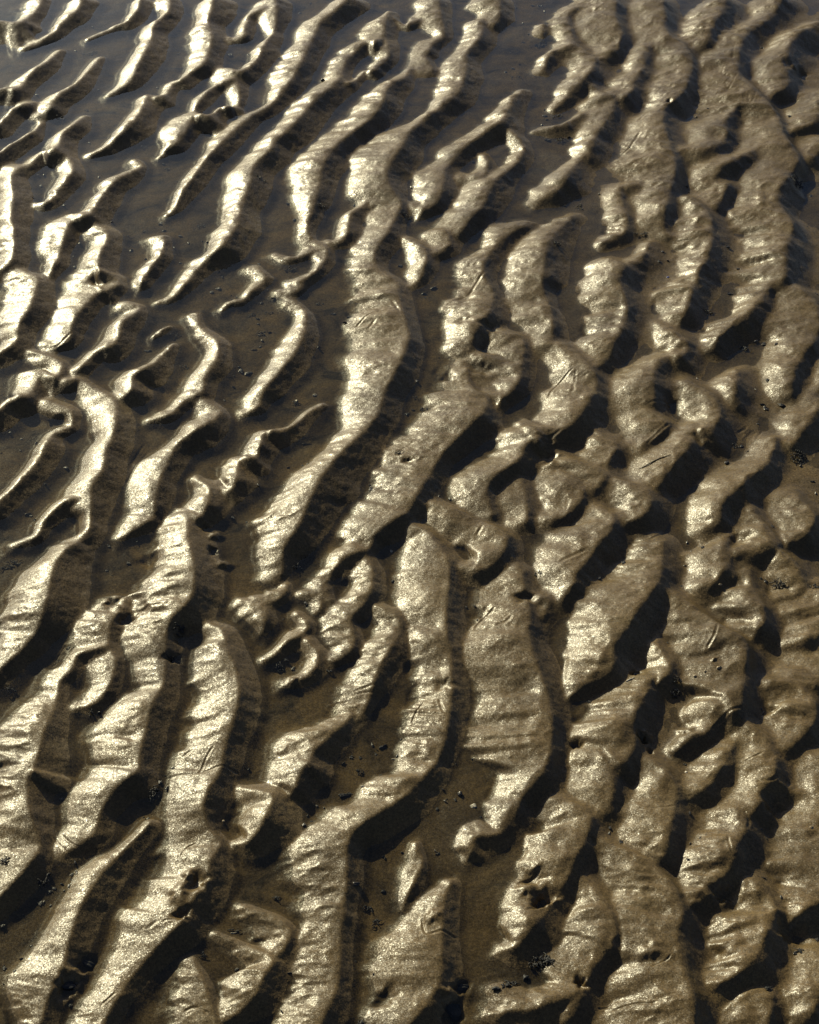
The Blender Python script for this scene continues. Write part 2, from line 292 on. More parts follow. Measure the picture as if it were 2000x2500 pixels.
# crest lines of the ripples: x,y of the brink and the width of its sunny (stoss) and shaded (lee) side
RIDGES = """
A 265,-10,80,40 225,60,100,50 160,115,70,60 90,132,40,110 0,125,30,160 -60,150,30,160
A 500,-10,90,90 470,60,90,80 400,120,60,70 320,200,50,50 250,245,50,30 150,290,30,15
A 850,-10,80,80 830,60,60,70 775,115,30,60 710,145,30,40 620,195,25,15 540,232,25,12
A 1030,-10,130,70 1020,60,60,80 970,110,60,80 925,160,90,90 918,230,95,85 880,310,80,100 830,400,90,90 795,480,80,60 740,520,50,40 655,575,20,10
A 1290,-10,110,130 1275,60,110,120 1255,130,110,100 1280,210,140,90 1260,310,120,90 1235,375,100,90 1150,430,60,70 1110,470,50,60 1045,500,60,40 1005,570,40,40 940,580,20,40
A 895,572,90,70 865,640,80,100 800,740,90,110 710,820,70,90 640,880,60,60 560,930,40,20
A 1665,-10,150,100 1670,80,130,80 1655,190,60,40 1640,205,30,60 1590,280,80,90 1540,370,80,80 1490,415,60,70 1425,432,130,50
A 1640,40,60,40 1560,62,60,50 1490,100,30,45
A 1500,120,40,40 1478,160,50,60 1480,215,70,40 1400,250,60,10
A 1412,440,110,40 1430,490,110,60 1447,545,80,50 1440,620,40,40
A 1410,470,60,60 1300,510,40,60 1215,590,60,60 1165,670,30,40
A 1430,645,20,40 1350,630,20,70 1275,690,40,70 1175,700,130,80 1130,780,140,70 1080,850,100,60 1010,890,50,50 960,945,30,15
B 500,-10,110,120 390,90,110,90 325,140,130,90 285,230,130,90 215,370,200,90 150,490,150,80 60,600,60,60 A 1600,645,60,60 1530,685,60,60 1440,760,90,70 1370,830,110,80 1290,900,70,90 1210,1000,70,80 1140,1100,60,80 1080,1190,50,60 1050,1250,40,40 1005,1300,20,10
B 740,65,30,60 720,140,140,90 700,230,150,60 600,260,90,60 490,360,90,50 460,430,100,50 430,490,120,90 300,600,130,110 180,740,120,120 60,850,130,110 A 1640,890,150,110 1530,1000,170,110 1510,1100,150,110 1460,1230,130,100 1430,1350,130,130 1350,1470,110,130 D 1220,110,90,60 1110,240,70,50 1050,300,50,30 950,335,20,10
B 720,240,30,80 742,300,90,60 730,350,90,60 660,410,60,50 600,420,30,40 520,490,30,40 440,480,20,30
B 1040,-10,160,80 1055,100,130,70 1080,195,60,40 1065,220,50,40 1000,265,120,50 985,300,110,60
B 960,345,90,40 1000,400,120,30
B 900,130,60,30 830,145,20,30 770,100,20,60
B 1410,-10,150,80 1405,80,140,80 1390,140,130,40
B 1310,130,110,70 1290,220,100,90 1205,320,120,90 1205,430,160,90 1160,550,130,100 1060,640,80,90 950,720,90,100 870,790,200,110 820,880,250,120 740,1000,250,140 735,1090,240,110 800,1190,250,60 815,1230,220,60 780,1310,200,60 735,1400,160,90 670,1490,160,80 655,1560,150,70 E 690,150,150,50 790,215,190,60 800,300,220,80 830,420,290,90 860,560,370,90 800,720,350,120 730,850,260,120 680,1000,220,110 600,1110,160,120 500,1200,150,150 400,1310,180,170 330,1410,200,200 270,1520,230,180 200,1680,250,150 H 110,340,150,120 100,480,130,40
B 870,410,40,40 840,460,70,50 740,520,120,110 705,610,180,120 650,700,150,100 520,800,150,80 440,860,170,100 355,970,170,110 325,1070,160,90 310,1180,130,80 265,1300,70,70 250,1380,60,50 290,1440,70,20 360,1480,150,30 E 370,20,160,40 360,80,60,50 300,150,50,50 230,210,110,40 200,275,110,15 100,290,40,8
B 600,1220,40,40 510,1300,60,70 495,1390,70,90 470,1440,60,50 400,1470,60,20
E 280,30,60,30 200,70,20,20 110,85,40,15 40,60,30,10
B 1545,540,30,40 1470,630,70,80 1425,720,130,110 1320,790,120,90 1190,890,120,70 1110,980,110,50 1070,1030,190,60 1065,1110,190,90 1040,1200,180,70 970,1250,120,40 890,1250,60,20
B 1480,790,60,60 1550,860,80,40 1535,940,60,60 1480,1010,60,60 1400,1070,140,80 1355,1130,200,110 1310,1230,180,100 1230,1320,180,80 1190,1390,180,50
B 1320,930,40,20 1335,980,60,50 1310,1050,100,60 1200,1080,80,20
B 1090,1400,170,60 1110,1470,140,60 1040,1520,100,40
B 850,1430,40,40 960,1500,110,70 962,1580,100,80 930,1670,70,50 E 890,230,40,30
B 1560,1360,90,40 1490,1390,130,50 1380,1480,80,60 1320,1570,120,70 E 1310,110,130,80 1320,190,140,60 1370,280,200,40 1345,390,230,110 1270,500,180,120 1245,580,170,80 1270,630,120,20 1340,650,200,15
C 250,1290,40,30 190,1350,90,60 125,1420,150,100 85,1530,170,120 65,1650,190,110 F 60,230,180,70 100,340,150,40 120,450,150,70 125,570,130,60
C 510,-10,210,110 500,100,220,90 545,190,200,70 520,290,130,50 440,345,90,40
C 320,10,60,40 220,80,90,50 225,150,100,40 245,230,60,40
C 250,250,90,30 380,345,120,40 370,400,120,90 310,480,120,80 210,580,60,50 140,650,30,15
C 240,265,50,60 150,290,50,70 95,345,50,60 75,420,50,20
C 80,150,50,30 60,200,50,15
C 340,500,20,40 420,560,40,30 500,575,150,60 465,690,150,70 400,790,130,80 345,920,120,70 290,950,60,60 200,1080,130,130 180,1130,110,60 100,1180,100,50 40,1220,40,15
C 300,680,30,60 180,740,30,60 40,775,30,20
C 790,-10,200,70 800,100,180,70 810,190,180,60 900,250,150,60 960,350,190,60 945,480,190,60 880,590,180,60 800,640,120,60 785,740,170,90 830,860,210,70 858,960,260,70 850,1100,200,60 800,1250,140,90 800,1330,110,50
C 760,250,60,40 700,290,100,60 670,400,100,70 620,470,130,70 595,560,120,60 500,570,80,20
C 760,1340,90,20 830,1400,60,15
C 620,1110,50,30 530,1130,70,40 545,1230,80,40 575,1310,90,40 550,1400,80,40 440,1460,30,15
C 960,1190,80,50 1055,1270,140,70 1088,1400,190,70 1060,1540,170,90 F 1010,150,120,90 960,280,180,70 935,390,160,60 885,460,90,20
C 1170,-10,150,90 1130,70,190,110 1075,170,170,90 1060,250,150,60 980,285,90,30
C 1510,-10,120,80 1430,100,100,70 1340,170,100,60 1270,230,200,70 1245,330,220,90 1245,430,240,60 1330,510,250,50 1390,580,260,50 1480,690,250,60 1520,810,260,70 1612,940,300,40 1590,1000,260,50 1510,1090,230,120 1480,1170,200,100 1510,1260,200,60 1570,1340,220,70 1545,1450,230,120 1525,1560,280,120 F 1520,80,280,130 1530,190,260,100 1430,260,110,60 1370,330,110,100 1290,430,90,90 1190,500,120,60 1120,600,80,30
C 1260,610,60,40 1165,730,170,80 1175,800,170,60 1100,880,150,70 930,910,60,40
C 1360,890,80,50 1270,940,90,80 1160,1000,140,90 1100,1060,120,50
C 1180,1110,150,50 1140,1220,90,20
C 1720,130,80,100 1600,210,110,110 1530,320,180,120 1540,420,200,80 1540,520,180,50 1450,570,120,30
C 1780,560,150,60 1760,700,200,70 1640,760,130,60
C 1780,850,140,60 1700,940,120,40
C 700,1450,30,40 665,1540,70,70 600,1600,80,40
C 500,1570,110,60 560,1600,200,100 F 540,160,240,110 530,230,200,90 575,380,180,80 520,540,190,70 450,690,130,40 400,720,110,30
F 440,100,60,50 390,150,40,40
F 760,470,20,20 860,510,60,40 930,580,120,60 920,640,130,70 820,660,60,60 740,740,160,110 730,820,200,120 740,880,200,70
F 1235,745,40,40 1225,830,120,90 1215,930,90,70
F 950,815,80,30 1090,900,150,60 1135,1010,180,80 1080,1095,160,90 980,1110,150,60 955,1200,200,110 870,1300,200,100 770,1440,150,50
F 720,1000,100,40 825,1065,170,40 770,1130,130,30 690,1200,90,20
F 190,590,120,60 300,680,150,80 385,800,200,80 350,930,220,110 270,1040,200,110 180,1120,150,90 110,1150,150,60 E 1590,1170,200,110 1520,1290,200,90 1370,1400,190,90 1330,1480,160,90 1360,1590,120,60
E 1215,735,150,40 1235,840,200,40 1335,920,280,40 1300,1010,300,120 1200,1110,270,110 1060,1260,290,80 975,1390,300,90 900,1520,320,120 860,1600,300,70 760,1660,230,90 H 660,260,220,80 620,345,170,50 500,380,100,70 420,450,80,70 365,560,110,50 390,640,90,30
E 1440,510,80,30 1545,550,130,50 1545,690,160,60 1520,820,160,70 1440,910,140,40 1350,900,80,30
E 110,300,30,10 170,330,60,20 230,380,70,30 245,420,70,60 235,520,110,80 185,630,150,90 90,750,110,100 0,860,90,90 D 1580,910,120,60 1550,970,90,40 1500,1000,60,20
E 345,955,30,20 260,1000,40,40 170,1080,50,70 80,1120,60,60 0,1125,80,80 D 1570,1200,130,100 1545,1270,90,70 1450,1290,100,70 1425,1400,140,110 1390,1470,110,60 1290,1450,60,30
D 1190,1390,40,30 1265,1460,120,120 1252,1560,180,120 1215,1630,150,60 1140,1640,120,50
D 140,150,110,40 228,190,160,90 220,270,170,110 180,380,190,110 120,470,150,100 105,570,110,90 40,620,100,70 -20,660,60,70
A 110,1025,90,50 70,1060,80,90 85,1200,100,110 70,1310,100,110 90,1400,120,90 75,1560,90,90 0,1630,60,50 -30,1660,50,50
A 515,695,40,30 460,740,60,80 385,800,90,90 350,885,120,100 270,910,50,70 190,990,70,50 150,1020,40,40
A 380,910,50,60 435,970,90,50 440,1040,80,80 370,1120,60,70 310,1200,50,50 220,1225,30,20
A 612,342,30,20 545,415,50,50 460,500,50,80 350,580,110,90 310,650,110,80 280,690,90,30
A 195,620,40,30 110,640,50,80 30,710,50,90 -20,760,50,90
A 375,300,40,20 300,360,50,60 200,430,70,90 135,520,110,60 50,540,70,40 -10,540,40,60
A 255,740,30,20 200,790,40,60 100,845,40,80 0,920,50,90 -40,960,50,90
A 820,960,40,20 865,990,60,15 780,1040,60,60 690,1095,90,80 600,1200,100,100 560,1275,160,90 440,1330,170,70 395,1420,170,70 365,1510,130,50 355,1550,70,60 D 325,110,60,70 310,170,40,40
A 570,1350,60,40 650,1390,110,80 640,1460,90,90 605,1530,120,110 600,1620,120,110 D 590,140,130,90 530,210,130,40
D 700,190,90,40 720,230,90,50 640,270,100,50 590,285,170,50 480,400,130,80 435,480,140,90 425,560,150,50 350,610,100,20
A 1000,1440,110,30 975,1520,70,70 910,1610,70,70 855,1700,70,50 D 840,235,50,20
D 770,340,60,30 850,375,50,30 750,460,90,90 700,580,110,90 590,635,60,60 480,740,80,60
D 200,630,60,30 370,700,90,50 350,780,70,70 250,790,100,40
D 240,790,110,60 190,890,130,70 80,930,80,90 -10,990,60,110 -50,1020,60,110
D 1045,590,30,30 950,690,60,80 890,730,70,100 805,780,110,110 800,860,150,120 750,910,130,60
D 400,800,60,50 480,800,70,40 600,870,110,40 685,920,160,60 705,1040,150,110 680,1150,120,120 640,1240,140,120 630,1330,150,120 555,1450,160,140 550,1560,150,120 G 548,130,70,110 540,230,60,90 480,300,100,70 400,350,150,140 335,440,200,200 295,600,280,210 260,740,300,170 215,860,250,100 110,970,150,80 0,1070,90,80 -30,1100,60,80
D 290,930,60,50 430,990,80,50 440,1060,40,40
D 430,1095,50,20 330,1130,60,40 295,1190,70,90 200,1340,70,90 100,1440,60,80 0,1540,70,80 -30,1580,60,80
D 1195,415,60,20 1215,490,50,30 1315,575,90,70 1305,680,90,90 1235,800,90,70 1225,870,120,60 1120,930,90,40 1030,1010,80,40 920,1045,30,15
D 1230,930,60,40 1335,990,140,40 1300,1040,130,70 1180,1110,110,110 1070,1200,110,90 1020,1290,160,90 955,1430,180,100 935,1560,180,80 G 930,150,140,40 850,200,100,50 750,270,40,15
D 1560,130,60,20 1605,190,50,40 1580,230,60,20 1515,270,50,40 1470,325,40,20 1390,340,30,20 1340,380,30,15
D 1020,480,20,20 970,520,30,20 930,550,20,10
G 520,40,30,60 390,60,60,80 270,180,70,60 230,260,50,40 90,325,30,10
G 1130,170,170,110 1140,300,220,160 1172,430,300,180 1170,560,330,180 1150,650,300,150 1050,750,220,150 1005,850,250,110 1000,1000,190,80 985,1160,130,90 920,1270,200,120 885,1420,280,110 845,1580,290,120 J 830,200,280,120 740,270,270,110 625,410,220,100 570,570,180,80 480,650,120,60
G 1260,790,60,40 1340,840,130,90 1370,950,180,130 1425,1070,230,120 1442,1220,280,130 1415,1350,300,130 1375,1480,290,120 1340,1620,320,110 J 1330,200,330,100 1255,320,280,150 1230,440,270,130 1270,560,300,60 1330,640,350,50 1270,740,330,140 1245,860,350,130 1150,1000,320,140 1100,1110,300,130 980,1230,280,100 880,1340,210,80 770,1480,150,70 680,1620,180,80 620,1740,180,80
G 720,730,180,50 665,800,200,70 655,900,200,50
G 650,930,120,40 695,1000,150,60 680,1110,120,60 640,1200,100,60 560,1280,90,40 480,1300,60,15
G 640,925,40,60 480,975,80,60 440,1060,110,50 365,1140,100,50 340,1270,170,60 285,1400,250,130 245,1530,280,150 200,1680,300,150 J 190,180,300,160 165,300,280,150 185,460,300,150 245,650,330,70 200,740,300,110 110,850,250,110 0,960,150,100 -40,1000,120,100
J 900,520,60,60 800,620,70,70 710,720,100,90 610,830,170,120 500,1000,130,130 440,1160,170,130 400,1300,220,110 370,1430,300,110 300,1560,250,90 250,1720,150,90
J 490,650,60,30 420,700,60,30
G 1480,650,50,20 1600,690,130,50 1605,770,100,60 1590,840,40,20
H 140,560,30,20 120,610,70,40 20,670,90,30 -60,660,60,30
H 230,600,40,20 340,600,90,30 330,700,60,40
H 590,370,40,40 640,450,110,70 632,590,140,80 580,690,160,60 510,770,180,50 530,880,160,60 520,950,130,60 440,1010,90,30
H 200,730,40,30 250,790,60,50 230,850,80,40 130,900,60,70 60,980,60,40 10,1015,40,15
H 250,890,60,60 315,980,80,60 295,1060,70,70 230,1130,60,40 130,1165,40,10
H 690,690,50,40 780,740,90,50 810,830,130,60 760,930,180,100 700,1020,170,110 655,1140,150,100 640,1200,200,60 590,1330,180,30
H 470,1300,50,20 520,1340,120,40 430,1430,150,90 290,1560,250,120 265,1640,260,150 K 260,140,260,150 205,230,230,140 180,310,200,120 150,350,150,60
J 1450,300,50,30 1640,350,180,150 1600,480,200,180 1520,610,140,100 1430,650,60,30
H 870,190,60,40 960,230,140,60 1060,350,260,90 1105,460,330,100 1085,700,330,100 1090,880,220,120 1115,1000,240,100 1115,1200,250,100 1105,1340,230,100 1080,1490,230,90 1030,1620,220,90 K 980,200,190,110 850,340,200,130 660,470,230,120 540,560,260,110 490,660,290,110 490,860,280,90 470,1000,260,70 450,1200,230,80 445,1350,260,80 430,1500,260,70 380,1620,260,120 330,1740,230,120
H 1000,60,50,60 1290,170,200,30 1450,270,240,80 1400,400,230,100 1300,470,160,60 1180,470,60,40
E 1540,1410,110,40 1570,1520,170,60 1570,1640,130,60
H 1540,480,120,60 1560,570,200,60 1590,760,320,100 1580,860,330,110 1640,1060,350,110 1695,1220,350,90 1722,1380,370,90 K 1712,60,360,90 1660,230,300,120 1540,370,190,70 1500,470,150,80 1400,580,90,60 1270,600,110,80 1240,680,70,80 1215,730,30,20
H 1600,620,60,50 1695,650,90,70 1680,740,80,40
K 915,640,30,20 942,760,100,30 890,870,90,60 830,1020,30,30
K 1110,880,60,60 1080,960,120,90 1065,1100,240,90 1060,1200,320,90 1060,1330,390,110 1040,1480,400,110 960,1620,360,120 880,1720,280,100
L 200,370,120,50 340,450,220,60 345,560,260,90 260,730,260,100 200,860,250,80 K 1720,1000,250,60 1620,1120,180,120 1520,1250,100,100 1420,1280,40,30
L 420,1320,160,50 310,1480,200,60 230,1560,150,80 60,1620,120,100 K 1600,1640,120,80 1450,1650,150,40
L 300,1560,90,60 240,1680,90,60
J 1170,1340,60,20 1230,1480,140,40 1290,1640,220,40 1310,1740,250,40
J 1480,1020,60,30 1620,1060,120,30 K 130,1130,150,40 145,1210,160,50 90,1300,150,60
J 1300,1180,40,20 1500,1260,90,20 1640,1330,150,90 1600,1430,220,120 1530,1560,220,120 1440,1660,140,60
F 170,1350,90,30 280,1410,180,60 310,1510,220,50 230,1610,180,30 130,1650,90,30
F 220,1270,100,40 430,1360,160,60 410,1440,140,60
F 400,1120,60,40 530,1190,110,30 485,1240,160,50 470,1300,120,40
I 370,60,70,30 490,150,200,60 480,220,240,90 400,320,250,100 365,375,220,70 275,480,190,120 245,570,150,90 180,660,90,40
I 560,-60,100,30 700,0,190,80 715,70,210,100 670,140,180,80 580,175,130,40
I 790,310,140,60 780,400,170,80 765,540,260,90 660,690,300,120 560,840,300,130 490,950,260,130 485,1060,240,110 370,1140,160,40 240,1215,50,15
I 750,900,50,30 825,1030,130,70 820,1120,100,60 780,1160,60,40
I 720,1165,130,50 650,1280,220,100 608,1400,270,100 620,1530,260,60 560,1630,230,100 L 490,180,230,80 490,290,230,90 470,400,160,70
F 1470,1170,90,40 1450,1230,120,60 1410,1310,130,70 1270,1430,180,110 1140,1560,160,110 1130,1650,150,80 I 1090,210,110,40
F 1740,950,130,60 1650,1080,140,80 1590,1180,90,40
F 1560,225,90,40 1690,300,180,60 1730,420,230,60 1715,570,230,60 1640,640,180,90 1580,770,130,90 1560,880,90,50
F 1800,700,110,60 1770,830,80,50 1700,900,70,20
I 1200,300,80,30 1195,390,200,60 1150,470,160,120 1110,540,130,80
I 1330,110,100,40 1480,310,180,60 1400,360,180,60 1280,390,120,50
I 1600,20,130,40 1700,150,200,60 1660,260,160,60 1590,310,90,40
I 1470,330,60,40 1590,440,150,60 1625,580,170,60 1560,620,90,30
I 1300,470,80,50 1335,590,150,70 1395,720,220,90 1390,810,180,90 1290,820,90,30
I 830,600,40,30 980,690,150,30 1120,790,260,30 1240,850,330,60 1295,930,330,90 1285,1050,320,100 1270,1180,310,110 1250,1310,290,110 1150,1340,190,60 1060,1440,110,60 900,1550,50,20
I 1450,1130,90,40 1600,1160,150,50 1710,1280,280,60 1680,1420,270,80 1570,1530,190,60
I 1800,620,200,50 1780,700,190,40 1640,740,100,30
I 1820,800,240,50 1700,900,180,50
I 1820,1010,240,40 1760,1150,180,50 1640,1160,130,40
I 1290,1380,120,60 1420,1480,200,60 1460,1600,220,80 L 1470,150,260,90 1450,250,230,100 1370,330,160,80 1380,400,180,80 1310,470,160,80
L 1220,40,60,40 1180,110,100,70 1130,200,130,90 1050,310,150,60 930,340,100,30
L 700,120,80,50 800,200,130,60 865,300,220,70 855,430,220,90 830,560,280,90 810,690,190,80
L 420,620,50,40 600,690,150,30 760,780,260,30 870,920,320,60 905,1060,340,90 870,1170,300,120 890,1320,330,130 950,1480,420,110 985,1620,450,110 980,1740,420,80
L 340,860,60,30 450,1000,170,50 500,1140,220,70 480,1260,190,80 440,1310,120,40
L 1260,460,150,60 1290,560,230,100 1220,660,230,160 1200,770,260,120 1110,890,210,100 1010,985,120,50
L 1350,860,100,50 1440,960,190,60 1470,1070,240,90 1400,1200,230,160 1330,1350,220,170 1180,1470,120,60
L 1820,600,280,60 1800,800,280,80 1780,950,240,80 1620,1060,140,60
L 1800,150,200,70 1780,400,190,80 1700,560,140,40
L 1800,1350,200,80 1740,1520,220,90 1700,1650,140,80
L 1450,1600,160,60 1420,1720,180,60
"""
# scratches, bird tracks and worm trails: x,y half width (picture units), depth in mm x 0.4
GROOVES = """
E 540,470,7,5 620,410,7,6 700,395,8,6 790,380,9,7
E 620,490,9,5 650,450,8,5
E 760,340,9,5 800,400,9,6
E 1310,165,8,5 1270,210,9,6 1220,280,8,5
F 100,890,8,6 130,840,8,7 190,790,7,6 240,750,7,5
F 310,800,10,6 340,790,10,6 370,805,8,5
F 190,880,10,6 240,890,12,6 245,840,7,4
F 260,760,6,4 255,840,6,4
C 640,725,9,5 700,680,9,5 760,655,9,6 830,640,11,7
C 1150,430,6,4 1140,470,6,4 1190,490,6,4 1160,520,6,4 1180,550,6,4 1230,480,6,4 1260,510,6,4 1220,530,6,4
C 1290,600,7,4 1310,650,7,5 1340,590,7,4 1320,570,7,4
C 1210,300,6,4 1200,390,6,4 1220,430,6,4
C 540,910,8,5 600,860,9,6 645,800,9,6
C 620,670,10,5 670,655,10,5
C 1480,390,7,5 1530,372,8,6 1590,390,7,5
H 1260,790,10,6 1310,740,11,7 1370,690,9,6
H 1390,795,12,7 1440,790,14,8 1475,760,10,6
H 880,1360,8,6 900,1310,7,5 945,1250,7,5
H 1040,1240,8,5 1065,1320,9,6 1100,1345,10,6
H 540,1175,9,6 640,1160,9,6
H 520,1200,9,6 640,1195,9,6
H 380,1230,7,4 600,1260,8,4
H 1270,250,10,6 1300,205,10,5
H 1400,240,10,5 1470,235,10,6
J 1000,205,10,5 1120,210,10,6 1210,210,11,6 1340,175,8,5 1430,185,13,8
J 1200,210,8,4 1250,110,8,5 1280,65,7,4
J 1100,90,11,5 1150,60,11,5
J 980,1110,7,4 1070,1100,8,5 1130,1105,12,7
J 890,1140,14,5 940,1110,14,5
J 1090,700,7,4 1120,650,7,4 1180,620,7,4
J 1110,1620,9,5 1170,1605,10,6 1250,1640,9,5
J 620,1590,9,6 690,1530,9,5
J 320,520,6,4 340,600,6,4 420,690,6,4
J 370,560,7,4 420,620,7,5 490,655,7,5
K 950,1050,8,5 945,1120,9,6 970,1180,9,6 1060,1165,9,6 1140,1180,11,7
K 1520,850,10,6 1590,835,13,8 1650,790,10,6
K 1570,1040,9,5 1650,1010,17,9 1720,960,14,8
L 0,1000,12,7 80,980,17,9 170,950,10,6
L 0,800,13,7 50,780,13,7
L 720,1400,6,5 800,1370,6,5 830,1340,5,4
L 500,1620,10,6 600,1605,10,6 740,1620,9,5
L 400,1600,7,5 470,1590,7,5
L 1180,1110,8,5 1260,1120,8,5
L 1350,290,9,6 1430,290,10,6 1470,260,9,5
L 1290,570,10,6 1300,520,9,5 1270,460,8,5
L 680,430,8,5 780,440,9,5 850,430,9,5
L 650,430,6,4 740,450,6,4
L 1170,620,7,5 1190,720,7,5 1220,760,8,5
L 1280,150,6,4 1380,120,7,5
G 420,1000,7,4 380,960,7,4 300,1000,7,4
G 330,960,8,5 390,880,8,5
G 380,980,8,5 440,900,8,5
G 680,640,12,5 800,560,13,5
G 780,790,10,5 860,690,11,6 970,690,9,5
I 1050,960,9,6 1090,900,9,6 1110,830,8,5
I 590,270,10,5 700,280,11,7 800,220,8,5
I 170,430,13,7 240,400,15,8 320,370,12,6
I 1080,1440,9,5 1160,1370,10,6 1250,1340,9,5
D 220,580,7,4 330,590,8,5 430,520,8,5
D 350,600,9,5 440,570,8,5
D 330,1100,7,4 420,1090,8,5
D 1470,1230,8,5 1540,1220,9,5
D 760,1390,9,5 830,1260,9,5 880,1200,7,4
D 780,1280,8,4 860,1150,8,4
F 1240,1100,9,4 1290,1060,9,4
F 1290,1120,9,4 1330,1080,9,4
F 1350,1140,9,4 1380,1090,9,4
F 700,960,9,5 800,930,12,7 880,910,9,5
F 790,1000,11,5 890,1030,12,7
F 690,1190,8,5 760,1130,9,5 820,1080,8,5
F 20,1160,10,6 90,1170,11,7 170,1130,10,6
F 80,1290,15,7 120,1260,15,7
"""
# hollows (negative) and lumps: x,y radius height in mm x 0.4
DIMPLES = """
C 1590,1090,110,-7 1530,430,40,-5 1610,450,45,-6 820,650,16,-5 1050,200,40,-3 380,100,40,-2
I 625,1095,26,-7 660,1495,28,-7 270,1520,26,-6 710,1560,20,-4 1240,310,70,-5 920,1440,36,4 1085,1050,16,3 690,1470,30,3
G 1080,870,45,-5 1040,1000,40,-6 1280,350,30,-5 1230,210,35,-5 1300,250,40,4 1350,420,45,4
G 900,380,60,-4 760,760,40,-6 680,660,50,-4 860,700,40,-3
J 400,1490,60,-8 510,1350,55,-7 450,1420,50,4 1190,890,60,-7 1140,860,40,4 1100,1085,40,-6 1080,970,60,4
K 1120,1640,70,-8 1170,1490,45,-6 1110,1540,50,4 1650,1000,50,-6 1620,850,60,-4 1560,920,50,4 1000,1090,50,3 720,1560,60,-4
L 80,970,60,-6 1150,950,60,-8 1540,1180,90,-6 290,1490,35,-8 700,1330,60,3 1450,430,60,-5 1540,340,60,4
F 130,1280,60,-5 850,960,60,-4 1010,1180,60,-3 90,1220,60,-5
E 850,1300,25,-4 1090,770,40,-4 1300,740,60,-4 1330,500,40,-4 1200,310,50,-3 1190,470,40,-3
H 1300,720,60,-3 1560,650,50,-6 1080,1180,50,-3 420,530,80,-3 160,1140,30,3
"""
